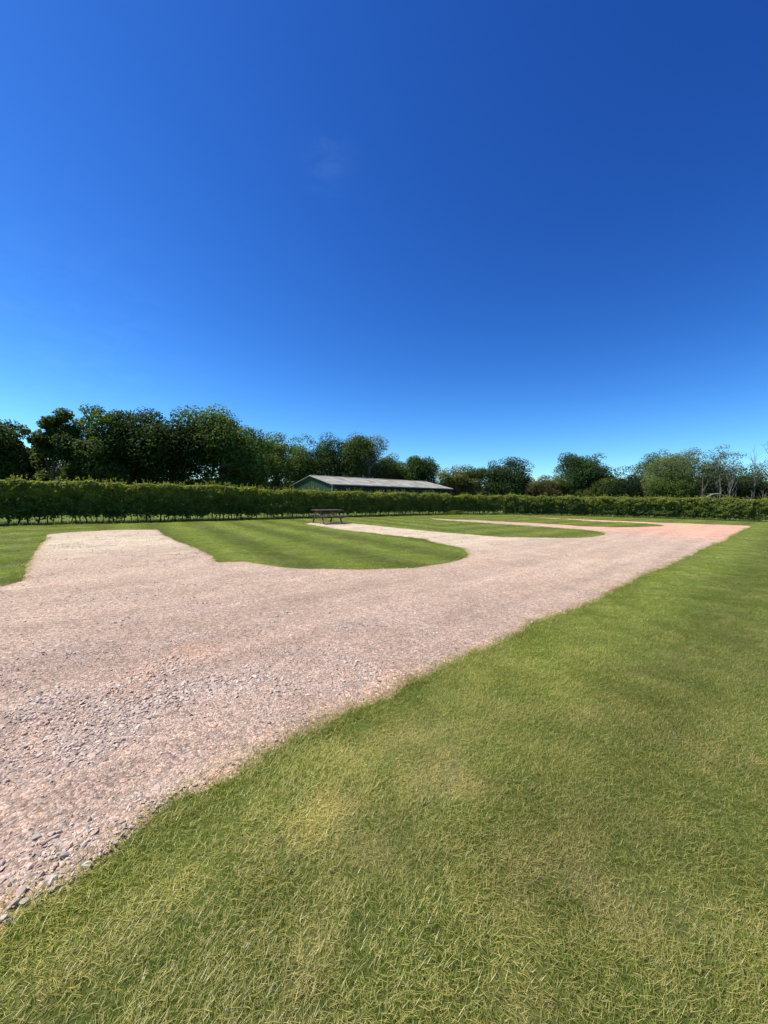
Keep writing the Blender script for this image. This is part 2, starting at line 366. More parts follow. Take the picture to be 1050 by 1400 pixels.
# ------------------------------------------------------------------ gravel track with its parking bays
nr, na = 620, 520
rr = np.geomspace(0.5, 45, nr); th = np.radians(np.linspace(12, 192, na))
R, T = np.meshgrid(rr, th, indexing='ij'); X = R * np.cos(T); Y = R * np.sin(T)
sd = edge_sdf(X, Y).reshape(X.shape)
xr, yr, sr = X.ravel(), Y.ravel(), sd.ravel()
def seg_mask(x, y, p, q, wd):
    ex, ey = q[0]-p[0], q[1]-p[1]; l = ex*ex+ey*ey; t = np.clip(((x-p[0])*ex+(y-p[1])*ey)/l, 0, 1)
    return np.exp(-(((x-p[0]-t*ex)**2 + (y-p[1]-t*ey)**2) / wd**2))
def coarse(x, y):                                        # bands of coarse loose stone
    n = vnoise(x, y, 0.45, 31, 3)
    c = seg_mask(x, y, (-1.15, 3.05), (-2.1, 1.75), 0.22) * 0.95 + seg_mask(x, y, (-1.9, 3.3), (-2.0, 2.35), 0.16) * 0.9
    c += seg_mask(x, y, (-0.4, 3.35), (0.0, 3.0), 0.2) * 0.5 + seg_mask(x, y, (-0.95, 1.75), (-1.5, 1.5), 0.3) * 0.25
    c += seg_mask(x, y, (-1.6, 2.7), (-2.6, 2.5), 0.22) * 0.6
    return np.clip(c * (0.1 + 1.5 * sstep(0.3, 0.7, n)) + sstep(0.52, 0.74, n) * 0.40, 0, 1)
def orange(x, y):
    o = seg_mask(x, y, (-1.75, 3.7), (-1.95, 2.5), 0.16) + 0.8 * seg_mask(x, y, (-0.85, 1.9), (0.35, 3.25), 0.10)
    o += 0.6 * sstep(0.62, 0.8, vnoise(x, y, 1.0, 41, 3))
    return np.clip(o * sstep(0.25, 0.75, vnoise(x, y, 0.22, 42, 4)) * 1.3, 0, 1)
tr = vnoise((xr * 0.70 - yr * 0.71) * 3.0, (xr * 0.71 + yr * 0.70) * 0.22, 1.0, 51, 4, 0.6)   # wheel marks along the track
def gravel_col(x, y):
    x = np.asarray(x); y = np.asarray(y)
    c = np.tile(np.array((0.405, 0.290, 0.218)), (len(x), 1))
    c = mixc(c, (0.48, 0.355, 0.255), sstep(3.5, 9, np.hypot(x, y)))
    d = x * 0.71 + y * 0.70                              # distance along the track
    c = mixc(c, (0.66, 0.37, 0.25), sstep(16.5, 23.0, d + 0.25 * (x - y) + 1.5 * (vnoise(x, y, 1.6, 61, 3) - 0.5)) * 0.95)
    off = (-x * 0.70 + y * 0.71)                         # distance from the verge: the bays
    bay = sstep(9.0, 14.0, off + 2.0 * (vnoise(x, y, 1.2, 62, 3) - 0.5)) * sstep(23, 18, d)
    bay = np.maximum(bay, sstep(4.5, 8.5, off) * sstep(6, 10, d) * sstep(23, 17, d))
    c = mixc(c, (0.58, 0.48, 0.33), bay * (0.55 + 0.5 * vnoise(x, y, 0.7, 63, 3)))
    c = mixc(c, (0.43, 0.335, 0.27), coarse(x, y) * 0.75)
    c = mixc(c, (0.47, 0.30, 0.20), orange(x, y) * 0.55)
    return c
gcol = gravel_col(xr, yr) * (0.76 + 0.48 * tr[:, None])
gcol = mixc(gcol, (0.44, 0.30, 0.20), sstep(0.22, 0.0, sr) * (0.2 + 0.6 * vnoise(xr, yr, 0.6, 64, 2)))
fine = (vnoise(xr, yr, 0.035, 71, 2) - 0.5) * 0.012 * np.exp(-np.hypot(xr, yr) / 8.0)
ZG = base_h(xr, yr) + np.minimum(0.012, sr * 0.22) + (vnoise(xr, yr, 0.35, 72, 3) - 0.5) * 0.02 * sstep(0, 0.4, sr) + fine * sstep(0, 0.1, sr) + 0.012 * orange(xr, yr) + 0.006 * coarse(xr, yr)
idx = np.arange(nr * na).reshape(nr, na)
keep = (sd > -0.10)
F = np.stack([idx[:-1, :-1], idx[1:, :-1], idx[1:, 1:], idx[:-1, 1:]], -1)[:, :, ::-1]
kf = keep[:-1, :-1] | keep[1:, :-1] | keep[1:, 1:] | keep[:-1, 1:]
F = F[kf]
used, inv = np.unique(F, return_inverse=True); F = inv.reshape(F.shape)
gravel = link('gravel_track', mesh_np('gravel_track', np.stack([xr, yr, ZG], 1)[used], F[:, ::-1], M_gravel, gcol[used], True)); tag(gravel, kind='structure')

# ------------------------------------------------------------------ scattering with geometry nodes
def scatter(name, P, rot, scl, idx, tint, protos, material, label, cat):
    col_ = bpy.data.collections.new(name + '_kinds')
    for i, me in enumerate(protos):
        col_.objects.link(bpy.data.objects.new('%s_kind_%02d' % (name, i), me))
    me = bpy.data.meshes.new(name); n = len(P)
    me.vertices.add(n); me.vertices.foreach_set('co', np.asarray(P, dtype=np.float32).ravel())
    me.attributes.new('rot', 'FLOAT_VECTOR', 'POINT').data.foreach_set('vector', np.asarray(rot, dtype=np.float32).ravel())
    me.attributes.new('scl', 'FLOAT_VECTOR', 'POINT').data.foreach_set('vector', np.asarray(scl, dtype=np.float32).ravel())
    me.attributes.new('pick', 'INT', 'POINT').data.foreach_set('value', np.asarray(idx, dtype=np.int32))
    t4 = np.ones((n, 4), dtype=np.float32); t4[:, :3] = tint
    me.attributes.new('tint', 'FLOAT_COLOR', 'POINT').data.foreach_set('color', t4.ravel())
    me.materials.append(material); me.update()
    o = link(name, me); tag(o, label, cat, kind='stuff')
    g = bpy.data.node_groups.new(name, 'GeometryNodeTree')
    g.interface.new_socket('Geometry', in_out='INPUT', socket_type='NodeSocketGeometry')
    g.interface.new_socket('Geometry', in_out='OUTPUT', socket_type='NodeSocketGeometry')
    gi = g.nodes.new('NodeGroupInput'); go = g.nodes.new('NodeGroupOutput')
    ci = g.nodes.new('GeometryNodeCollectionInfo'); ci.inputs['Collection'].default_value = col_
    ci.inputs['Separate Children'].default_value = True; ci.inputs['Reset Children'].default_value = True
    ip = g.nodes.new('GeometryNodeInstanceOnPoints'); ip.inputs['Pick Instance'].default_value = True
    def na_(nm, dt):
        x = g.nodes.new('GeometryNodeInputNamedAttribute'); x.data_type = dt; x.inputs['Name'].default_value = nm
        return [s for s in x.outputs if s.enabled and s.name == 'Attribute'][0]
    l = g.links.new
    l(gi.outputs[0], ip.inputs['Points']); l(ci.outputs[0], ip.inputs['Instance'])
    l(na_('pick', 'INT'), ip.inputs['Instance Index']); l(na_('scl', 'FLOAT_VECTOR'), ip.inputs['Scale'])
    er = g.nodes.new('FunctionNodeEulerToRotation'); l(na_('rot', 'FLOAT_VECTOR'), er.inputs[0]); l(er.outputs[0], ip.inputs['Rotation'])
    l(ip.outputs[0], go.inputs[0])
    md = o.modifiers.new('scatter', 'NODES'); md.node_group = g
    return o

# grass tufts
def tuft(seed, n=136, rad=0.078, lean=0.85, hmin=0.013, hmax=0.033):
    q = np.random.default_rng(seed); V = []; F3 = []; cols = []
    for i in range(n):
        a0 = q.uniform(0, 2*math.pi); d = rad * math.sqrt(q.uniform()); bx, by = d*math.cos(a0), d*math.sin(a0)
        h = q.uniform(hmin, hmax) * (1.35 if q.uniform() < 0.08 else 1); wd = q.uniform(0.00042, 0.00085)
        la = q.normal(0, 1.7); ln = np.clip(q.normal(lean, 0.35), 0.05, 1.35)
        dx, dy = math.cos(la), math.sin(la); px, py = -dy, dx
        flat = q.uniform() < 0.16                        # a cut blade lying on the others
        if flat: ln = 1.38; h *= 1.2
        b = len(V); z0 = 0.012 * q.uniform() if flat else -0.004
        x_, y_, z_ = bx, by, z0; an = ln * 0.85
        for k, wk in enumerate((1.0, 0.85, 0.55)):
            V += [(x_-px*wd*wk, y_-py*wd*wk, z_), (x_+px*wd*wk, y_+py*wd*wk, z_)]
            s_ = h / 3; x_ += dx*math.sin(an)*s_; y_ += dy*math.sin(an)*s_; z_ += math.cos(an)*s_; an += ln * 0.08
        V.append((x_, y_, z_))
        F3 += [(b, b+1, b+3), (b, b+3, b+2), (b+2, b+3, b+5), (b+2, b+5, b+4), (b+4, b+5, b+6)]
        u_ = q.uniform()
        if flat or u_ < 0.09: c = np.array((0.40, 0.36, 0.17)) * q.uniform(0.6, 1.15)
        elif u_ < 0.45: c = np.array((0.125, 0.180, 0.026)) * q.uniform(0.7, 1.3)
        elif u_ < 0.75: c = np.array((0.160, 0.205, 0.036)) * q.uniform(0.7, 1.3)
        else: c = np.array((0.105, 0.150, 0.026)) * q.uniform(0.7, 1.3)
        cols += [c * 0.7] * 2 + [c] * 4 + [c * 1.15]  # shade between blades painted in: dark roots, lighter tips
    return mesh_np('tuft', V, F3, M_grass, np.array(cols))
def dry_tuft(seed):
    me = tuft(seed, 128, 0.075, 1.15, 0.014, 0.036)
    a_ = me.attributes['Col']; n = len(me.vertices); c = np.empty(n*4, dtype=np.float32); a_.data.foreach_get('color', c); c = c.reshape(-1, 4)
    k = (np.arange(n) // 7) % 5 < 2; c[k, :3] = np.array((0.36, 0.32, 0.15)) * (0.7 + 0.5 * ((np.arange(n)[k] // 7) % 3) / 2)[:, None]
    a_.data.foreach_set('color', c.ravel()); return me
tufts = [tuft(i) for i in range(6)] + [dry_tuft(20 + i) for i in range(3)]

def sector(n, r0_, r1_, expo):                           # points with density ~ r**-expo in the half-plane ahead
    k = 2 - expo; u_ = rng.uniform(size=n)
    r_ = (r0_**k + u_ * (r1_**k - r0_**k)) ** (1 / k); t_ = np.radians(rng.uniform(8, 172, n))
    return r_ * np.cos(t_), r_ * np.sin(t_), r_
D0 = 640.0
n1 = int(D0 * math.radians(164) * (4.0**2 - 0.2**2) / 2)
n2 = int(D0 * math.radians(164) * 4.0**1.7 * (42**0.3 - 4**0.3) / 0.3)
x1, y1, r1 = sector(n1, 0.2, 4.0, 0.0); x2, y2, r2 = sector(n2, 4.0, 42.0, 1.7)
gx, gy = np.concatenate([x1, x2]), np.concatenate([y1, y2]); gr_ = np.hypot(gx, gy)
gs = edge_sdf(gx, gy)
# behind the hedges nothing of the lawn's blades shows
past = (gy > gx + 33.5) | (gy > 38.2)
k = ((gs < 0.015) | ((gs < 0.13) & (rng.uniform(size=len(gs)) < 0.05))) & ~past
gx, gy, gr_, gs = gx[k], gy[k], gr_[k], gs[k]
dry = turf_dry(gx, gy, gs); st = stripe(gx, gy)
ang = (vnoise(gx, gy, 0.5, 81, 2) - 0.5) * 7.0 + rng.normal(0, 0.7, len(gx))
edge = sstep(0.16, 0.0, -gs)
sc1 = (0.85 + 0.4 * vnoise(gx, gy, 0.4, 82, 2)) * (1 + 0.35 * edge * (gr_ < 12)) * (1 + np.clip((gr_ - 4) / 30, 0, 1) * 0.9)
hz_ = 1 + np.clip(1 - dry * 1.3, 0, 1) * 0.35 - 0.25 * dry
scl = np.stack([sc1, sc1, sc1 * hz_], 1)
rot = np.stack([rng.normal(0, 0.05, len(gx)), rng.normal(0, 0.05, len(gx)), ang], 1)
pick = rng.integers(0, 6, len(gx)); isd = rng.uniform(size=len(gx)) < dry * 0.9; pick[isd] = rng.integers(6, 9, isd.sum())
lush = np.clip(1 - dry, 0, 1)
br = (0.80 + 0.50 * vnoise(gx, gy, 0.35, 83, 4, 0.65)) * (1 + 0.17 * st * (gr_ > 1.5)) * rng.uniform(0.85, 1.15, len(gx))
tint = mixc((1.10, 1.12, 0.70), (1.50, 1.33, 1.08), dry) * br[:, None]
gz = base_h(gx, gy) - 0.004
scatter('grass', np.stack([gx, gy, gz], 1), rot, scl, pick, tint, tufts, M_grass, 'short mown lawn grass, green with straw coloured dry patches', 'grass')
print('grass tufts', len(gx))

# loose stones
import bmesh
def stone(seed):
    q = np.random.default_rng(seed); bm = bmesh.new()
    for i in range(13):
        v = q.normal(size=3); v /= np.linalg.norm(v); v *= q.uniform(0.8, 1.1); bm.verts.new((v[0] * 0.5, v[1] * 0.36, v[2] * 0.24))
    bmesh.ops.convex_hull(bm, input=bm.verts[:])
    me = bpy.data.meshes.new('stone'); bm.to_mesh(me); bm.free(); me.materials.append(M_stone); return me
stones = [stone(100 + i) for i in range(8)]
def place_stones():
    n1, n2 = 95000, 130000
    def gen(n, r0_, r1_, ex):
        k = 2 - ex; r_ = (r0_**k + rng.uniform(size=n) * (r1_**k - r0_**k)) ** (1/k); t_ = np.radians(rng.uniform(25, 185, n)); return r_*np.cos(t_), r_*np.sin(t_)
    xa, ya = gen(n1, 0.8, 4.5, 0.2); xb, yb = gen(n2, 4.5, 26, 1.6)
    x = np.concatenate([xa, xb]); y = np.concatenate([ya, yb])
    s = edge_sdf(x, y); c = coarse(x, y); ed = sstep(0.25, 0.0, s)
    k = (s > 0.0) & (rng.uniform(size=len(x)) < 0.20 + 0.85 * c)
    x, y, c = x[k], y[k], c[k]; n = len(x); r_ = np.hypot(x, y)
    size = np.exp(rng.normal(math.log(0.0098), 0.5, n)) * (1 + 0.95 * c) * (1 + np.clip((r_ - 4) / 10, 0, 1) * 1.8)
    size = np.clip(size, 0.005, 0.05)
    rot = np.stack([rng.normal(0, 0.35, n), rng.normal(0, 0.35, n), rng.uniform(0, 6.28, n)], 1)
    sv = size[:, None] * rng.uniform(0.75, 1.25, (n, 3))
    base = gravel_col(x, y)
    kind = rng.uniform(size=n); tin = base * rng.uniform(0.85, 1.45, (n, 1))
    tin = np.where((kind < 0.12)[:, None], np.array((0.46, 0.385, 0.315)) * rng.uniform(0.7, 1.2, (n, 1)), tin)
    tin = np.where((kind > 0.90)[:, None], np.array((0.58, 0.50, 0.40)) * rng.uniform(0.8, 1.15, (n, 1)), tin)
    z = base_h(x, y) + 0.012 + (vnoise(x, y, 0.35, 72, 3) - 0.5) * 0.02 + 0.012 * orange(x, y) + 0.006 * c + size * 0.02
    z = np.minimum(z, base_h(x, y) + s[k] * 0.22 + 0.012)
    print('stones', n)
    return scatter('loose_gravel', np.stack([x, y, z], 1), rot, sv, rng.integers(0, 8, n), tin, stones, M_stone, 'loose angular gravel stones lying on the pink track', 'gravel')
place_stones()

# ------------------------------------------------------------------ foliage
def leaf_quads(P, N, size, q, aspect=0.62):
    n = len(P); N = N / (np.linalg.norm(N, axis=1, keepdims=True) + 1e-9)
    t = q.normal(size=(n, 3)); t -= N * (t * N).sum(1, keepdims=True); t /= (np.linalg.norm(t, axis=1, keepdims=True) + 1e-9)
    b = np.cross(N, t); s = size if np.ndim(size) else np.full(n, size); s = s[:, None]
    V = np.stack([P - t*s*0.5, P + b*s*0.5*aspect, P + t*s*0.5, P - b*s*0.5*aspect], 1).reshape(-1, 3)
    return V, np.arange(4*n).reshape(n, 4)

def crown(seed, rx, rz, zc, n, col, size, dens=0.75, ncl=60, ry=None, lobes=5, open_=0.0):
    """ a crown of many small leaf sprays in separate pads on several big limbs """
    q = np.random.default_rng(seed); ry = ry or rx
    big = [(0, 0, 0.05, 0.80), (0, 0, -0.45, 0.6)]
    for i in range(lobes):
        a_ = 2*math.pi*(i + q.uniform(-.3, .3))/lobes; d = q.uniform(0.34, 0.54)
        big.append((d*math.cos(a_), d*math.sin(a_), q.uniform(-0.45, 0.5), q.uniform(0.36, 0.52)))
    cl = []
    while len(cl) < ncl:
        bx, by, bz, br_ = big[q.integers(0, len(big))]
        v = q.normal(size=3); v /= np.linalg.norm(v); v *= br_ * q.uniform(0.55, 1.05)
        p = np.array((bx, by, bz)) + v
        if p[2] < -0.98 or np.linalg.norm(p * (1, 1, 0.9)) > 0.98: continue
        cl.append(p)
    cl = np.array(cl) * (rx, ry, rz); cl[:, 2] += zc
    cr_ = q.uniform(0.20, 0.36, ncl) * min(rx, rz) * dens * 1.3
    w_ = cr_**2; w_ /= w_.sum(); cid = q.choice(ncl, n, p=w_)
    v = q.normal(size=(n, 3)); v /= np.linalg.norm(v, axis=1, keepdims=True)
    v[:, 2] = np.abs(v[:, 2]) * np.where(q.uniform(size=n) < 0.68, 1, -0.9)
    rad = cr_[cid][:, None] * (1 - 0.5 * q.uniform(size=(n, 1))**2) * q.uniform(0.9, 1.08, (n, 1))
    P = cl[cid] + v * rad * (1.1, 1.1, 0.85)
    P[:, 2] = np.maximum(P[:, 2], 0.15)
    N = v * 0.7 + (0, 0, 0.45) + q.normal(0, 0.45, (n, 3))
    s = size * q.uniform(0.7, 1.35, n)
    V, F_ = leaf_quads(P, N, s, q)
    ccol = q.uniform(0.68, 1.38, ncl)[cid]; hue = q.normal(0, 0.08, ncl)[cid]
    c = np.array(col)[None] * (ccol * q.uniform(0.75, 1.25, n))[:, None]
    c[:, 0] *= 1 + hue; c[:, 2] *= 1 - hue
    return V, F_, np.repeat(c, 4, 0), cl

def limbs(seed, H, zc, cl, tr_r, mat_h=0.5, nb=12, twigs=0, lean=0.0):
    q = random.Random(seed); mb = MB()
    x_, y_ = 0.0, 0.0; pts = []; rad = []; top = zc + (H - zc) * mat_h; n = 7
    for i in range(n + 1):
        z_ = -0.1 + (top + 0.1) * i / n; pts.append((x_, y_, z_)); rad.append(tr_r * (1 - 0.78 * i / n) * (1.3 if i == 0 else 1))
        x_ += q.gauss(0, tr_r * 0.45) + lean; y_ += q.gauss(0, tr_r * 0.45)
    mb.tube(pts, rad, 8)
    order = list(range(len(cl))); q.shuffle(order)
    for j in order[:nb]:
        e = cl[j]; k_ = min(n - 1, max(2, int(n * min(0.95, max(0.25, (e[2] - H * 0.22) / max(top, .1)))) - q.randint(0, 1)))
        s = Vector(pts[k_]); e = Vector(tuple(e)); mid = s.lerp(e, 0.5) + Vector((q.gauss(0, .1), q.gauss(0, .1), -0.06 * (e - s).length))
        m1 = s.lerp(mid, 0.5) + Vector((0, 0, 0.03)); r_ = rad[k_] * 0.5
        mb.tube([s, m1, mid, e], [r_, r_ * 0.75, r_ * 0.5, r_ * 0.18], 5)
        for t in range(twigs):
            a_ = mid.lerp(e, q.uniform(0, 1)); d = Vector((q.gauss(0, .5), q.gauss(0, .5), q.uniform(.2, 1.1))) * q.uniform(0.5, 1.2)
            mb.tube([a_, a_ + d * 0.5 + Vector((q.gauss(0, .06),) * 3), a_ + d], [r_ * 0.3, r_ * 0.18, r_ * 0.07], 4)
    return mb

DK = (0.062, 0.096, 0.023); MD = (0.092, 0.135, 0.034); LT = (0.085, 0.118, 0.030); GY = (0.135, 0.170, 0.085); OL = (0.115, 0.130, 0.045)
def tree(name, x, y, H, rx, col, label, n=13000, bottom=0.10, size=0.29, ncl=90, lobes=5, dens=0.8, bark=None, group=None, cat='tree', tr_r=None, nb=14, twigs=0, seed=None, mat_h=0.5, rxy=1.0):
    seed = seed if seed is not None else int(abs(x) * 131 + y * 17)
    root = empty(name, (x, y, 0), 0)
    rx *= 1.18; H *= 1.04; n = int(n * 1.45); ncl = int(ncl * 1.25); size *= 0.92; zb = H * bottom; rz = (H - zb) / 2 * 1.02; zc = zb + rz
    V, F_, c, cl = crown(seed, rx, rz, zc, n, col, size, dens, ncl, rx * rxy, lobes)
    limbs(seed, H, zc, cl, tr_r or rx * 0.10, mat_h, nb, twigs).build('trunk', bark or M_bark, root, smooth=True)
    link('crown', mesh_np('crown', V, F_, M_leaf, c), root)
    tag(root, label, cat, group); return root

T_ = tree
g1 = 'large trees behind the left hedge'
T_('oak_tree', -36.6, 35.0, 9.25, 2.9, DK, 'dark broad tree cut by the left edge of the photo behind the hedge', group=g1, ncl=70)
T_('oak_tree', -37.4, 40.5, 8.2, 1.6, DK, 'dark narrow tree between the left edge tree and the flat topped tree', n=9000, ncl=40, group=g1)
T_('field_maple_tree', -32.4, 38.0, 9.2, 1.6, DK, 'small tree with an open umbrella shaped top and sky showing below it', n=6500, ncl=30, lobes=3, bottom=0.45, nb=12, dens=0.95, group=g1, mat_h=0.75)
T_('hawthorn_tree', -34.0, 40.5, 5.6, 3.0, DK, 'low dark bushy tree under the umbrella shaped treetop', n=8000, bottom=0.05, group=g1)
T_('oak_tree', -29.2, 39.5, 11.1, 3.0, DK, 'tall dark tree directly right of the umbrella shaped one, left half of the big crowns', n=16000, ncl=80, group=g1)
T_('oak_tree', -27.6, 43.5, 11.4, 3.2, DK, 'dark tree filling the saddle between the two tallest left crowns', n=12000, group=g1)
T_('oak_tree', -22.9, 41.5, 11.6, 4.1, (0.034, 0.058, 0.015), 'tallest broad dark oak in the middle of the big left group', n=20000, ncl=95, lobes=6, group=g1)
T_('oak_tree', -18.1, 43.5, 11.3, 3.9, MD, 'rounded mid green oak sloping down at the right end of the big left group', n=18000, ncl=85, lobes=6, group=g1)
T_('oak_tree', -16.6, 47.5, 9.3, 2.6, MD, 'lower shoulder tree tucked against the right end of the big left group', n=9000, group=g1)
T_('oak_tree', -42.5, 38, 10.3, 3.4, DK, 'broad dark tree standing just beyond the left edge of the view', n=9000, group=g1)
g2 = 'woodland trees behind the barn'
T_('ash_tree', -24.6, 85, 15.2, 4.6, LT, 'yellowish green tree left of the barn gable, next to the big dark group', n=13000, group=g2, bottom=0.06, size=0.36)
T_('oak_tree', -26.5, 80, 11.5, 5.0, MD, 'lower green tree half hidden behind the right end of the big dark group', n=9000, group=g2, bottom=0.03, size=0.36)
T_('oak_tree', -20.2, 95, 16.4, 5.4, MD, 'mid green tree standing right behind the barn gable peak', n=14000, group=g2, bottom=0.06, size=0.38)
T_('oak_tree', -14.5, 96, 15.9, 5.2, (0.050, 0.080, 0.024), 'mid green tree above the near end of the barn roof', n=13000, group=g2, bottom=0.06, size=0.38)
T_('oak_tree', -9.4, 104, 17.0, 6.0, MD, 'mid green tree above the left third of the barn roof', n=13000, group=g2, size=0.4)
T_('oak_tree', -7.6, 96, 16.4, 4.4, DK, 'dark tree touching the left side of the pale airy treetop behind the barn', n=12000, group=g2, size=0.38)
T_('willow_tree', -4.5, 98, 17.6, 4.6, (0.14, 0.17, 0.10), 'pale grey green airy treetop rising highest behind the middle of the barn roof', n=7500, group=g2, size=0.36, dens=0.85, bark=M_pale, bottom=0.3)
T_('ash_tree', 0.8, 104, 13.6, 5.2, (0.075, 0.105, 0.035), 'lighter olive tree behind the barn, right of the pale airy treetop', n=12000, group=g2, size=0.38, bottom=0.1)
T_('oak_tree', 9.9, 104, 13.4, 4.9, DK, 'dark rounded tree behind the right end of the barn', n=14000, group=g2, size=0.38, bottom=0.1)
T_('oak_tree', 3.6, 112, 11.5, 5.5, MD, 'mid green tree in the dip before the dark rounded tree behind the barn', n=9000, group=g2, size=0.4, bottom=0.05)
g3 = 'trees behind the far hedge'
T_('ash_tree', 18.8, 95, 9.5, 6.2, OL, 'greyish olive domed tree just right of the barn end', n=15000, group=g3, size=0.36, bottom=0.03, ncl=85)
T_('oak_tree', 28.5, 90, 10.7, 5.8, (0.036, 0.062, 0.020), 'dense round dark oak standing alone above the far hedge', n=20000, group=g3, size=0.34, bottom=0.04, ncl=110, lobes=6)
T_('hawthorn_tree', 34.6, 86, 6.9, 4.2, (0.11, 0.105, 0.045), 'low brownish olive bush shaped tree right of the dense round oak', n=11000, group=g3, size=0.3, bottom=0.02)
T_('hawthorn_tree', 43.0, 99, 7.7, 4.4, MD, 'small distant green treetop peeping over the hedge before the two tier tree', n=9000, group=g3, size=0.36, bottom=0.02)
T_('hawthorn_tree', 39.0, 88, 6.0, 3.6, (0.085, 0.105, 0.045), 'low grey green scrub tree left of the two tier tree', n=8000, group=g3, size=0.3, bottom=0.02)
T_('oak_tree', 43.3, 84, 11.3, 5.2, (0.048, 0.080, 0.026), 'large two tier oak rising alone right of the middle of the hedge', n=19000, group=g3, size=0.32, bottom=0.06, ncl=85, lobes=6)
T_('hawthorn_tree', 44.6, 79, 6.2, 3.4, LT, 'bright green small tree in front of the two tier oak', n=9000, group=g3, size=0.28, bottom=0.02)
T_('hawthorn_tree', 53.5, 92, 7.9, 3.8, (0.075, 0.105, 0.045), 'small pale green tree between the two tier oak and the dark holm oak', n=9000, group=g3, size=0.34, bottom=0.02)
T_('holm_oak_tree', 47.4, 72, 8.4, 4.0, (0.020, 0.036, 0.015), 'very dark pointed evergreen tree left of the pale willows', n=16000, group=g3, size=0.26, bottom=0.03, ncl=75)
g4 = 'pale willows and dead trees at the right'
T_('willow_tree', 44.6, 61, 9.0, 3.3, GY, 'leftmost grey green willow beside the very dark evergreen', n=9500, group=g4, size=0.22, bottom=0.05, bark=M_pale, twigs=5, nb=26, tr_r=0.14, dens=0.7, ncl=90)
T_('willow_tree', 50.2, 64, 10.7, 3.8, GY, 'tallest airy grey green willow with pale branches showing through', n=9000, group=g4, size=0.22, bottom=0.18, bark=M_pale, twigs=7, nb=34, tr_r=0.15, dens=0.62, ncl=90)
T_('willow_tree', 53.9, 62, 10.6, 3.1, (0.11, 0.13, 0.075), 'thin leaved willow with wispy top at the right end of the willows', n=5500, group=g4, size=0.2, bottom=0.25, bark=M_pale, twigs=8, nb=34, tr_r=0.13, dens=0.6, ncl=80)
T_('willow_tree', 47.3, 66, 9.6, 3.2, (0.075, 0.105, 0.045), 'greener willow filling the middle of the willow group', n=9500, group=g4, size=0.22, bottom=0.08, bark=M_pale, twigs=4, nb=20, tr_r=0.12, ncl=80)
T_('hawthorn_tree', 43.2, 58.5, 5.6, 3.0, LT, 'yellow green bushy tree at the foot of the leftmost willow', n=9500, group=g4, size=0.2, bottom=0.02)
T_('hawthorn_tree', 51.0, 66, 5.5, 5.5, DK, 'dark scrubby thicket tree under the tall airy willow', n=9500, group=g4, size=0.24, bottom=0.02)
T_('hawthorn_tree', 59.0, 65, 7.6, 3.4, (0.055, 0.080, 0.030), 'rounded green tree in the gap right of the willows', n=11000, group=g4, size=0.24, bottom=0.02)
T_('hawthorn_tree', 64.5, 66, 8.2, 3.8, (0.036, 0.060, 0.022), 'dark green tree filling the right edge below the bare branches', n=12000, group=g4, size=0.24, bottom=0.02)
T_('oak_tree', 71, 66, 9.5, 4.0, DK, 'dark tree standing just beyond the right edge of the view', n=7000, group=g4, size=0.28, bottom=0.05)

def bare_tree(x, y, H, label, seed, spread=1.0, nb=16, tr_r=0.11, tw=5, lo=0.35, group='dead trees with pale bare trunks'):
    q = np.random.default_rng(seed); root = empty('dead_tree', (x, y, 0))
    cl = np.stack([q.normal(0, spread, nb), q.normal(0, spread, nb), q.uniform(H * lo, H, nb)], 1)
    limbs(seed, H, H * 0.5, cl, tr_r, 0.85, 0).build('trunk', M_dead, root, smooth=True)
    rr_ = random.Random(seed); mb = MB()
    for e in cl:
        s = Vector((0, 0, max(0.2, e[2] * 0.72 - 0.4))); e = Vector(tuple(e)); m = s.lerp(e, .5) + Vector((rr_.gauss(0, .12), rr_.gauss(0, .12), -.1))
        mb.tube([s, m, e], [tr_r * .42, tr_r * .3, tr_r * .1], 4)
        for t in range(tw):
            a_ = m.lerp(e, rr_.random()); d = Vector((rr_.gauss(0, .4), rr_.gauss(0, .4), rr_.uniform(.2, 1))); mb.tube([a_, a_ + d * .5, a_ + d * 1.0 + Vector((rr_.gauss(0, .1), 0, 0))], [tr_r * .2, tr_r * .13, tr_r * .05], 4)
    mb.build('branches', M_dead, root, smooth=True)
    tag(root, label, 'dead tree', group); return root
bare_tree(57.7, 60, 10.2, 'thin bare dead tree reaching above the green trees, left of the right edge', 11, 1.0, 12, 0.09, 4, 0.6)
bare_tree(61.5, 60, 11.6, 'largest bare dead treetop at the right edge of the photo', 12, 1.6, 22, 0.12, 6, 0.55)
bare_tree(48.8, 59, 6.0, 'pale dead trunk above the heap of fallen branches', 13, 0.5, 6, 0.12, 2)
bare_tree(51.5, 59, 6.4, 'straight pale bare trunk just right of the branch heap', 14, 0.3, 5, 0.13, 2)
bare_tree(52.9, 59, 6.6, 'left one of the twin pale trunks right of the branch heap', 15, 0.35, 6, 0.11, 2)
bare_tree(53.7, 59.4, 6.8, 'right one of the twin pale trunks, slightly thicker and taller', 16, 0.4, 6, 0.15, 2)
bare_tree(56.2, 59, 3.9, 'short broken pale stump trunk right of the twin trunks', 17, 0.25, 3, 0.15, 1)
bare_tree(58.3, 59, 3.8, 'small crooked pale dead tree nearest the right edge of the photo', 18, 0.45, 7, 0.10, 3)

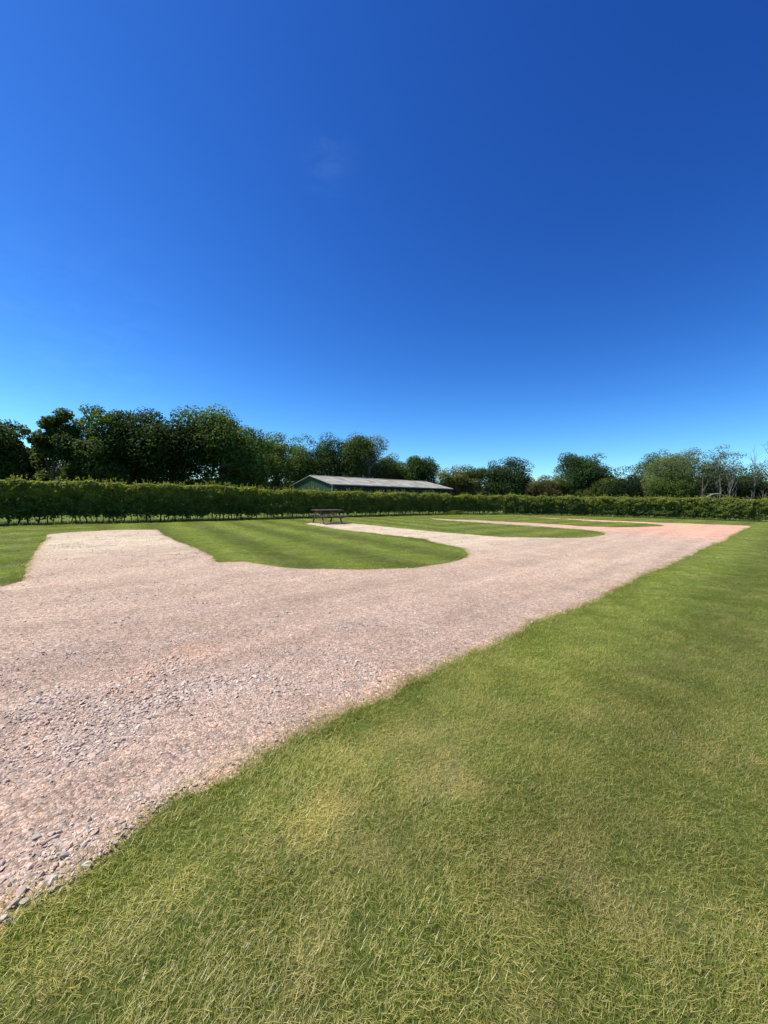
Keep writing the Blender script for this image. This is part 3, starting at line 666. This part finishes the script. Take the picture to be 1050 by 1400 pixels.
def branch_heap(x, y, wd, h, n, label, seed):
    root = empty('branch_heap', (x, y, 0)); q = random.Random(seed)
    mb = MB(); ml = MB()
    for i in range(n):
        c = Vector((q.gauss(0, wd), q.gauss(0, wd * .6), max(.1, h * q.uniform(.1, 1) * math.exp(-abs(q.gauss(0, .5))))))
        d = Vector((q.gauss(0, 1), q.gauss(0, 1), q.gauss(0, .35))).normalized() * q.uniform(.5, 1.6)
        m_ = ml if i % 8 == 0 else mb; r_ = q.uniform(.08, .16) if i % 8 == 0 else q.uniform(.02, .06)
        m_.tube([c - d, c + Vector((0, 0, q.uniform(.05, .3))), c + d], [r_, r_, r_ * .5], 5)
    o = mb.build('sticks', M_dead, root); o['kind'] = 'stuff'
    o = ml.build('logs', M_pale, root); o['kind'] = 'stuff'
    tag(root, label, 'branches')
branch_heap(48.6, 57.0, 1.1, 2.9, 120, 'pale heap of cut branches behind the hedge below the tall willows', 3)
branch_heap(53.9, 55.5, 1.0, 2.1, 60, 'long low pile of pale logs behind the hedge near the right edge', 4)

# a far wood closes the gaps between the trees
def far_wood():
    q = np.random.default_rng(5); Vs = []; Fs = []; Cs = []; n0 = 0
    for i in range(110):
        a_ = math.radians(q.uniform(18, 162)); d = q.uniform(118, 150); h = q.uniform(6.0, 8.6) * (d / 130)
        V, F_, c, _ = crown(900 + i, q.uniform(4.5, 8), h / 2, h / 2, 1100, (0.050 * q.uniform(.7, 1.5), 0.075 * q.uniform(.8, 1.3), 0.028), 0.75, 0.9, 16, None, 3)
        V = V + (d * math.cos(a_), d * math.sin(a_), 0); Vs.append(V); Fs.append(F_ + n0); Cs.append(c); n0 += len(V)
    for i in range(26):                                  # scrub under the big trees on the left
        x = q.uniform(-60, -14); y = 47 + q.uniform(0, 6); h = q.uniform(1.8, 4.2)
        V, F_, c, _ = crown(990 + i, q.uniform(1.8, 3), h / 2, h / 2, 900, DK, 0.32, 0.9, 16, None, 3)
        V = V + (x, y, 0); Vs.append(V); Fs.append(F_ + n0); Cs.append(c); n0 += len(V)
    o = link('far_wood', mesh_np('far_wood', np.concatenate(Vs), np.concatenate(Fs), M_leaf, np.concatenate(Cs)))
    tag(o, 'distant green wood and scrub closing the view between the nearer trees', 'wood', kind='stuff')
far_wood()

# ------------------------------------------------------------------ hedges
def hedge(pts, H, hw, label, seed, per_m, stem_gap, leaf=0.115, lobe=0.16, lobe_len=1.7, top_light=1.0, zlow=0.27, flowers=40, green=(0.085, 0.130, 0.024)):
    q = np.random.default_rng(seed); P0 = np.array(pts, dtype=float); root = empty('hedge', (P0[0, 0], P0[0, 1], 0))
    seg = np.diff(P0, axis=0); ln = np.hypot(seg[:, 0], seg[:, 1]); cum = np.concatenate([[0], np.cumsum(ln)]); Lt = cum[-1]
    def along(s):
        i = np.clip(np.searchsorted(cum, s) - 1, 0, len(ln) - 1); t = ((s - cum[i]) / ln[i])[:, None]
        return P0[i] + seg[i] * t, seg[i] / ln[i][:, None]
    n = int(Lt * per_m); s = q.uniform(0, Lt, n); c, d = along(s); nrm = np.stack([d[:, 1], -d[:, 0]], 1)
    a_ = q.uniform(-0.45, math.pi + 0.45, n)             # round the section: 0 = camera side, pi = far side
    ex = 0.55
    ca, sa = np.cos(a_), np.sin(a_)
    u_ = np.sign(ca) * np.abs(ca)**ex; v_ = np.sign(sa) * np.abs(sa)**ex
    zc = (H + zlow) / 2; hz2 = (H - zlow) / 2
    v2 = np.where(a_ < 0, -np.abs(a_) * 2.0, np.where(a_ > math.pi, -(a_ - math.pi) * 2.0, 0))
    # the sides: spread the height evenly
    side = q.uniform(size=n) < 0.62
    vv = q.uniform(-1, 1, n); sg = np.where(q.uniform(size=n) < 0.68, 1.0, -1.0)
    uu = np.where(side, sg * (1 - 0.35 * np.abs(vv)**5), u_); vz = np.where(side, vv, np.clip(v_ + v2, -1, 1.0))
    z_ = zc + vz * hz2
    lump = 0.50 + 0.50 * vnoise(s, vz * 1.0 + sg * 5, 0.55, seed + 1, 2) + 0.38 * vnoise(s, z_ * 1.1 + sg * 5, 0.24, seed + 7, 2)
    lb = 1 + lobe * (np.abs(np.sin(math.pi * (s + 0.35 * np.sin(s * 1.7)) / lobe_len)) - 0.6)
    hmod = 1 + 0.30 * (vnoise(s, s * 0, 0.8, seed + 2, 3) - 0.5) + 0.55 * (lb - 1)
    depth = 1 - 0.42 * q.uniform(size=n)**1.5
    off = uu * hw * lump * lb * depth; z = zc + vz * hz2 * np.where(vz > 0, hmod, 1.0) * (1 - 0.16 * (1 - depth) / 0.42)
    low = vz < -0.6; z += np.where(low, q.exponential(0.05, n) * 0.5 - 0.10 + 0.36 * vnoise(s, s * 0 + 3, 0.22, seed + 3, 3) - 0.16 * (q.uniform(size=n) < 0.15), 0)
    z = np.maximum(z, q.uniform(0.04, 0.3, n))
    P = np.stack([c[:, 0] + nrm[:, 0] * off, c[:, 1] + nrm[:, 1] * off, z], 1)
    N = np.stack([nrm[:, 0] * uu, nrm[:, 1] * uu, np.maximum(vz, -0.1) * 0.9 + 0.45], 1) + q.normal(0, 0.65, (n, 3))
    g = np.tile(np.array(green), (n, 1)) * q.uniform(0.65, 1.4, (n, 1))
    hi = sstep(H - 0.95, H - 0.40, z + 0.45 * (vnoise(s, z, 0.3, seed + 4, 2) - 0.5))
    g = mixc(g, (0.29, 0.31, 0.045), hi * q.uniform(0.35, 1, n) * top_light)  # yellow green new growth, with sunlight on the top painted in too
    g = g * (0.62 + 0.76 * vnoise(s * 1.0, z * 1.3 + sg * 3, 0.28, seed + 6, 2))[:, None]
    sz = leaf * q.uniform(0.6, 1.35, n)
    # new shoots standing out of the top
    m = int(Lt * 16); ss = q.uniform(0, Lt, m); cc, dd = along(ss); o_ = q.uniform(-hw * .9, hw * .9, m); hh = q.uniform(0.06, 0.36, m)**1.0
    kx = 6; tt = np.tile(np.linspace(0.15, 1, kx), m); rp = np.repeat(np.arange(m), kx)
    bx = cc[rp] + np.stack([dd[rp, 1], -dd[rp, 0]], 1) * o_[rp][:, None] + q.normal(0, 0.02, (m * kx, 2)) + (q.normal(0, 0.25, m)[rp] * tt * hh[rp])[:, None] * dd[rp]
    lb2 = 1 + lobe * (np.abs(np.sin(math.pi * (ss + 0.35 * np.sin(ss * 1.7)) / lobe_len)) - 0.6)
    hm2 = 1 + 0.30 * (vnoise(ss, ss * 0, 0.8, seed + 2, 3) - 0.5) + 0.55 * (lb2 - 1)
    bz = (zc + hz2 * hm2 - 0.10)[rp] + hh[rp] * tt
    P = np.concatenate([P, np.column_stack([bx, bz])]); N = np.concatenate([N, q.normal(0, 1, (m * kx, 3))])
    g = np.concatenate([g, np.tile(np.array((0.25, 0.27, 0.045)), (m * kx, 1)) * q.uniform(0.6, 1.1, (m * kx, 1))]); sz = np.concatenate([sz, np.full(m * kx, leaf * 0.75)])
    V, F_ = leaf_quads(P - (P0[0, 0], P0[0, 1], 0), N, sz, q, 0.66)
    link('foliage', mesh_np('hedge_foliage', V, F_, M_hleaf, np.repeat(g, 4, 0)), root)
    # pale blossom heads in clusters
    if flowers:
        s = q.uniform(0, Lt, flowers); c, d = along(s); nrm = np.stack([d[:, 1], -d[:, 0]], 1); zz = q.uniform(0.8, H, flowers)
        fc = np.column_stack([c + nrm * (hw * q.uniform(0.85, 1.1, flowers))[:, None], zz]); k_ = 9
        FP = np.repeat(fc, k_, 0) + q.normal(0, 0.03, (flowers * k_, 3)); V, F_ = leaf_quads(FP - (P0[0, 0], P0[0, 1], 0), np.tile((0, 0, 1.0), (flowers * k_, 1)) + q.normal(0, .3, (flowers * k_, 3)), np.full(flowers * k_, 0.045), q, 0.9)
        o = link('blossom', mesh_np('blossom', V, F_, M_hleaf, np.tile((0.55, 0.55, 0.42), (flowers * k_ * 4, 1))), root); o['kind'] = 'stuff'
    # stems, a few shared shapes
    shapes = []
    for i in range(7):
        r_ = random.Random(seed * 10 + i); mb = MB(); x_ = y_ = 0; pts_ = []; rad_ = []; r0_ = r_.uniform(0.016, 0.036)
        for j in range(6):
            pts_.append((x_, y_, -0.05 + j * 0.3)); rad_.append(r0_ * (1 - j * 0.13)); x_ += r_.gauss(0, 0.035); y_ += r_.gauss(0, 0.035)
        mb.tube(pts_, rad_, 6)
        for j in range(5):
            k_ = r_.randint(1, 4); e = Vector(pts_[k_]); d_ = Vector((r_.gauss(0, .2), r_.gauss(0, .2), r_.uniform(.15, .4))); mb.tube([e, e + d_ * .5, e + d_], [r0_ * .5, r0_ * .35, r0_ * .15], 4)
        shapes.append(mb.mesh('stem', M_stem, smooth=True))
    s = 0.1; q2 = random.Random(seed)
    while s < Lt:
        c, d = along(np.array([s])); o = link('stem', shapes[q2.randrange(7)], root); j = q2.uniform(-.12, .12)
        o.location = (c[0, 0] - P0[0, 0] + d[0, 1] * j, c[0, 1] - P0[0, 1] - d[0, 0] * j, 0); o.rotation_euler = (0, 0, q2.uniform(0, 6.28)); o.scale = (q2.uniform(.8, 1.5),) * 2 + (1,)
        s += stem_gap * q2.uniform(0.45, 1.5)
    tag(root, label, 'hedge'); return root

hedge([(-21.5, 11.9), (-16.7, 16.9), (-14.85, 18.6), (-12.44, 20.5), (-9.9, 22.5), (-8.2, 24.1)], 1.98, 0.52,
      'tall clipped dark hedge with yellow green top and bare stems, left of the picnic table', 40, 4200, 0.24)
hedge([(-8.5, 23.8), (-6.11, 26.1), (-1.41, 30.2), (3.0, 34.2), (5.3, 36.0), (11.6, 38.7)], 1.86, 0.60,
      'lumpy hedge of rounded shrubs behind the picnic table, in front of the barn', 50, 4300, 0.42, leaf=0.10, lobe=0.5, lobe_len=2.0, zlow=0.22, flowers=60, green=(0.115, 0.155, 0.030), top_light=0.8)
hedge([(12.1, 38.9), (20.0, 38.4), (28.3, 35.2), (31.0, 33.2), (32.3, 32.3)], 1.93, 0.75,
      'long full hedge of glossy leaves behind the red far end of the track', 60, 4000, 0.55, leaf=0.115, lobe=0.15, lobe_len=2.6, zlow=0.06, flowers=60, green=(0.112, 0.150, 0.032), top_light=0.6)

# ------------------------------------------------------------------ barn
M_roof = plain('fibre_cement_roof', (0.24, 0.235, 0.20), 0.9, 0.28, 0.6)
M_light = plain('rooflight_sheet', (0.18, 0.14, 0.10), 0.6, 0.2, 2.0)
M_green = plain('green_cladding', (0.042, 0.080, 0.040), 0.55, 0.15, 1.5)
M_trim = plain('white_trim', (0.34, 0.34, 0.31), 0.6, 0.08, 3.0)
M_shade_beam = plain('dark_shade_and_beam', (0.025, 0.032, 0.028), 0.7, 0.2, 2.0)  # painted shade of the barn's open side; also the eaves beam
M_conc = plain('concrete_post', (0.08, 0.085, 0.075), 0.85, 0.2, 3.0)
def barn():
    ax = Vector((22.7, 17.0, 0)).normalized(); ang = math.atan2(ax.y, ax.x)
    root = empty('barn', (-8.8, 65.0, 0), ang)           # x along the eaves, y across towards the back
    Ln, W, E, Rz = 28.8, 16.0, 3.62, 5.25
    def corr(name, x0, x1, f_, mat, pitch=0.33, amp=0.035, thick=0.03):
        # corrugated sheet from x0 to x1; f_ maps (x, t 0..1, offset) to a point
        n = max(2, int((x1 - x0) / (pitch / 4))); V = []; F_ = []
        for i in range(n + 1):
            x = x0 + (x1 - x0) * i / n; o_ = amp * math.cos(2 * math.pi * x / pitch)
            for t in (0, 1):
                for k in (0, thick): V.append(f_(x, t, o_ - k))
        for i in range(n):
            a = i * 4; b = a + 4
            F_ += [(a, b, b+2, a+2), (a+1, a+3, b+3, b+1), (a, a+1, b+1, b), (a+2, b+2, b+3, a+3)]
        F_ += [(0, 2, 3, 1), (4*n, 4*n+1, 4*n+3, 4*n+2)]
        me = bpy.data.meshes.new(name); me.from_pydata(V, [], F_); me.materials.append(mat); me.update(); return link(name, me, root)
    half = W / 2; sl = math.atan2(Rz - E, half)
    def front(x, t, o): return (x, -0.35 + (half + 0.35) * t, E - 0.35 * math.tan(sl) + (Rz - E + 0.35 * math.tan(sl)) * t + o + 0.06)
    def back(x, t, o): p_ = front(x, t, o); return (x, W - p_[1], p_[2])
    # each slope in bays; rooflights let in between them
    lights = [4.2, 10.4, 16.6, 22.8]
    x = -0.3; i = 0
    for lx in lights + [Ln + 0.3 + 0.0]:
        x1_ = min(lx, Ln + 0.3)
        nb = max(1, round((x1_ - x) / 2.0))
        for k in range(nb):
            a_, b_ = x + (x1_ - x) * k / nb, x + (x1_ - x) * (k + 1) / nb
            dz = ((k * 7 + i * 3) % 5) * 0.006
            corr('roof_sheet', a_ + 0.01, b_ - 0.01, lambda x_, t, o, dz=dz: tuple(Vector(front(x_, t, o)) + Vector((0, 0, dz))), M_roof)
        if lx < Ln:
            t0 = 0.52 if i % 2 == 0 else 0.40
            def sub(ta, tb): return lambda x_, t, o: front(x_, ta + (tb - ta) * t, o)
            corr('roof_sheet', lx + .01, lx + 1.0, sub(0, t0 - 0.003), M_roof); corr('rooflight', lx + .01, lx + 1.0, sub(t0, t0 + 0.33), M_light); corr('roof_sheet', lx + .01, lx + 1.0, sub(t0 + 0.333, 1), M_roof)
            x = lx + 1.01
        i += 1
    corr('roof_sheet', -0.3, Ln + 0.3, back, M_roof)
    nR = 12
    mb = MB()
    for k in range(nR):
        a_ = -0.3 + (Ln + 0.6) * k / nR; b_ = -0.3 + (Ln + 0.6) * (k + 1) / nR - 0.04
        o = MB(); o.box(((a_ + b_) / 2, half - 0.17, Rz + 0.115 - 0.03), (b_ - a_, 0.40, 0.05), Matrix.Rotation(sl, 3, 'X')); o.box(((a_ + b_) / 2, half + 0.17, Rz + 0.115 - 0.03), (b_ - a_, 0.40, 0.05), Matrix.Rotation(-sl, 3, 'X'))
        o.build('ridge_cap', M_roof, root)
    # gable nearest the camera: green box profile sheets under the slope
    def gable(x0, mat, nm):
        n = 16; wd = W / n
        for k in range(n):
            y0, y1 = k * wd, (k + 1) * wd
            z = lambda y: E + (Rz - E) * (1 - abs(y - half) / half) - 0.02
            me = MB()
            V = [(x0, y0 + .012, 0), (x0, y1 - .012, 0), (x0, y1 - .012, z(y1)), (x0, y0 + .012, z(y0)), (x0 + .05, y0 + .012, 0), (x0 + .05, y1 - .012, 0), (x0 + .05, y1 - .012, z(y1)), (x0 + .05, y0 + .012, z(y0))]
            me.v = V; me.f = [(0, 3, 2, 1), (4, 5, 6, 7), (0, 1, 5, 4), (1, 2, 6, 5), (2, 3, 7, 6), (3, 0, 4, 7)]
            for rib in (0.25, 0.5, 0.75):
                yy = y0 + wd * rib; me.box((x0 - 0.02, yy, (z(yy) - 0.06) / 2), (0.04, 0.09, z(yy) - 0.06))
            me.build('cladding_or_shade_panel', mat, root)
    gable(0.0, M_green, 'g'); gable(Ln - 0.05, M_green, 'g')
    # barge boards and corner posts
    for x0 in (-0.33, Ln + 0.33):
        for y0, y1 in ((-0.4, half), (W + 0.4, half)):
            z0 = E - 0.4 * math.tan(sl); b = MB(); b.beam((x0, y0, z0), (x0, y1, Rz + 0.02), 0.05, 0.24, up=(1, 0, 0)) ; b.build('barge_board', M_trim, root)
    for y0 in (-0.05, W + 0.05):
        b = MB(); b.box((-0.06, y0, E / 2), (0.14, 0.14, E - .02)); b.build('corner_trim', M_trim, root)
    b = MB(); b.box((Ln / 2, -0.46, E - 0.10), (Ln + 0.5, 0.13, 0.13)); b.build('gutter', M_trim, root)
    # long open side: posts, low wall, dark sheets painted as the shade in the opening
    for k in range(6):
        b = MB(); b.box((0.25 + k * (Ln - .5) / 5, 0.0, E / 2 - 0.05), (0.25, 0.25, E - 0.14)); b.build('post', M_conc, root)
    n = 24
    for k in range(n):
        b = MB(); a_ = 0.1 + (Ln - .2) * k / n; b.box((a_ + (Ln - .2) / n / 2, 0.22, 1.6), ((Ln - .2) / n - 0.03, 0.04, 3.2)); b.build('cladding_or_shade_panel', M_shade_beam, root)
    b = MB(); b.box((Ln / 2, 0.1, E - 0.22), (Ln - 0.1, 0.12, 0.22)); b.build('eaves_beam', M_shade_beam, root)
    b = MB(); b.box((Ln / 2, W - .05, E / 2 - 0.03), (Ln - .2, 0.08, E - .08)); b.build('rear_wall', M_green, root)
    tag(root, 'long low farm barn with pale corrugated roof and green gable behind the bushy hedge', 'barn')
barn()

# ------------------------------------------------------------------ picnic table
def picnic_table():
    root = empty('picnic_table', (-3.12, 21.2, 0.01), math.atan2(0.6, 0.8))
    Lh = 0.80
    for k in range(5):                                   # tabletop planks
        b = MB(); b.box((0, -0.30 + 0.15 * k, 0.735), (2 * Lh, 0.138, 0.038)); b.build('tabletop_plank', M_wood, root, 0.004)
    for s in (-1, 1):
        for k in range(2):
            b = MB(); b.box((0, s * (0.63 + 0.14 * k), 0.435), (2 * Lh, 0.13, 0.038)); b.build('seat_plank', M_wood, root, 0.004)
        x0 = s * 0.55
        for t in (-1, 1):
            b = MB(); b.beam((x0, t * 0.66, -0.02), (x0, t * 0.24, 0.712), 0.095, 0.045, up=(1, 0, 0)); b.build('leg', M_wood, root, 0.004)
        b = MB(); b.box((x0 + 0.046 * -s, 0, 0.368), (0.045, 1.62, 0.095)); b.build('seat_bearer', M_wood, root, 0.004)
        b = MB(); b.box((x0 + 0.046 * -s, 0, 0.672), (0.045, 0.70, 0.085)); b.build('top_bearer', M_wood, root, 0.004)
        b = MB(); b.beam((x0 - 0.09 * s, 0, 0.38), (s * 0.10, 0, 0.70), 0.045, 0.07, up=(0, 1, 0)); b.build('brace', M_wood, root, 0.004)
        for t in (-1, 1):
            b = MB(); b.tube([(x0 + s * 0.02, t * 0.43, 0.368), (x0 + s * 0.06, t * 0.43, 0.368)], [0.012, 0.012], 8); b.build('bolt', M_bolt, root)
    tag(root, 'dark wooden picnic table with attached benches at the end of the middle bay', 'picnic table')
picnic_table()

# ------------------------------------------------------------------ small things
def gate():
    root = empty('field_gate', (32.3, 31.5, 0), math.radians(-42))
    for z in (0.3, 0.5, 0.72, 0.96, 1.2):
        b = MB(); b.box((1.5, 0, z), (3.0, 0.03, 0.085)); b.build('rail', M_gatewood, root, 0.004)
    for x in (0.04, 1.5, 2.96):
        b = MB(); b.box((x, 0.032, 0.75), (0.08, 0.03, 1.05)); b.build('stile', M_gatewood, root, 0.004)
    b = MB(); b.beam((0.1, -0.035, 0.3), (1.45, -0.035, 1.2), 0.03, 0.08, up=(0, 1, 0)); b.build('brace', M_gatewood, root, 0.004)
    for x in (-0.12, 3.12):
        b = MB(); b.box((x, 0, 0.65), (0.15, 0.15, 1.4)); b.build('post', M_gatewood, root, 0.01)
    tag(root, 'weathered timber field gate at the right end of the far hedge', 'gate')
    o = MB(); o.box((0, 0, 0), (0.42, 0.03, 0.34)); n_ = o.build('notice_board', M_board, None, 0.004)
    n_.location = (32.12, 31.45, 0.98); n_.rotation_euler = (0, 0, math.radians(-42)); tag(n_, 'small blank pale board fixed to the gate post at the right edge', 'board')
gate()
b = MB(); b.box((0, 0, 0.13), (0.055, 0.055, 0.28)); b.box((0, 0, 0.28), (0.04, 0.04, 0.02), taper=0.4)
peg = b.build('marker_peg', M_gatewood, None, 0.004); peg.location = (20.3, 34.0, 0); tag(peg, 'short pale marker peg standing in the grass before the far hedge', 'peg')

def weeds(name, x, y, lx, ly, h, n, label, seed, col, kind=None):
    q = np.random.default_rng(seed); P = np.stack([q.normal(0, lx, n), q.normal(0, ly, n), q.uniform(0, 1, n)**0.8 * h], 1)
    P[:, 2] *= np.exp(-(P[:, 0] / (lx * 1.6))**2) * 0.8 + 0.2
    N = q.normal(0, 1, (n, 3)) + (0, 0, 0.4); V, F_ = leaf_quads(P, N, 0.09 * q.uniform(.6, 1.4, n), q, 0.4)
    o = link(name, mesh_np(name, V, F_, M_hleaf, np.repeat(np.array(col)[None] * q.uniform(.6, 1.3, (n, 1)), 4, 0)), None, (x, y, 0))
    o.rotation_euler = (0, 0, 0.7); tag(o, label, 'weeds', kind='stuff')
weeds('weeds', 6.6, 35.6, 0.8, 0.22, 0.45, 1500, 'bright yellow green weeds at the foot of the hedge beyond the islands', 1, (0.17, 0.20, 0.04))
# rough unmown strip along the foot of the hedges
def rough():
    q = np.random.default_rng(9); line = np.array([(-21.5, 11.2), (-16.2, 16.1), (-12.0, 19.8), (-7.6, 23.4), (-5.7, 25.4), (-1.0, 29.5), (5.6, 35.2), (11.8, 37.9), (20.0, 37.4), (28.0, 34.2), (31.0, 31.9)])
    sg = np.diff(line, axis=0); ln = np.hypot(*sg.T); n = 26000; i = q.choice(len(ln), n, p=ln / ln.sum()); t = q.uniform(size=(n, 1))
    d = sg[i] / ln[i][:, None]; p_ = line[i] + sg[i] * t + np.stack([-d[:, 1], d[:, 0]], 1) * q.normal(0.35, 0.38, (n, 1))
    h = q.uniform(0.05, 0.20, n) * (0.6 + 0.9 * vnoise(p_[:, 0], p_[:, 1], 0.8, 90, 2)); a_ = q.uniform(0, 6.28, n); wd = 0.012
    dx, dy = np.cos(a_), np.sin(a_); ln_ = q.normal(0, 0.5, n) * h
    V = np.stack([np.column_stack([p_[:, 0] - dx*wd, p_[:, 1] - dy*wd, np.full(n, -0.02)]), np.column_stack([p_[:, 0] + dx*wd, p_[:, 1] + dy*wd, np.full(n, -0.02)]), np.column_stack([p_[:, 0] - dy*ln_, p_[:, 1] + dx*ln_, h])], 1).reshape(-1, 3)
    c = np.array((0.115, 0.150, 0.035))[None] * q.uniform(.6, 1.35, (n, 1)); k = q.uniform(size=n) < 0.2; c[k] = np.array((0.26, 0.24, 0.11))
    o = link('rough_grass', mesh_np('rough_grass', V, np.arange(3 * n).reshape(n, 3), M_hleaf, np.repeat(c, 3, 0))); tag(o, 'longer unmown grass strip along the foot of the hedges', 'grass', kind='stuff')
rough()
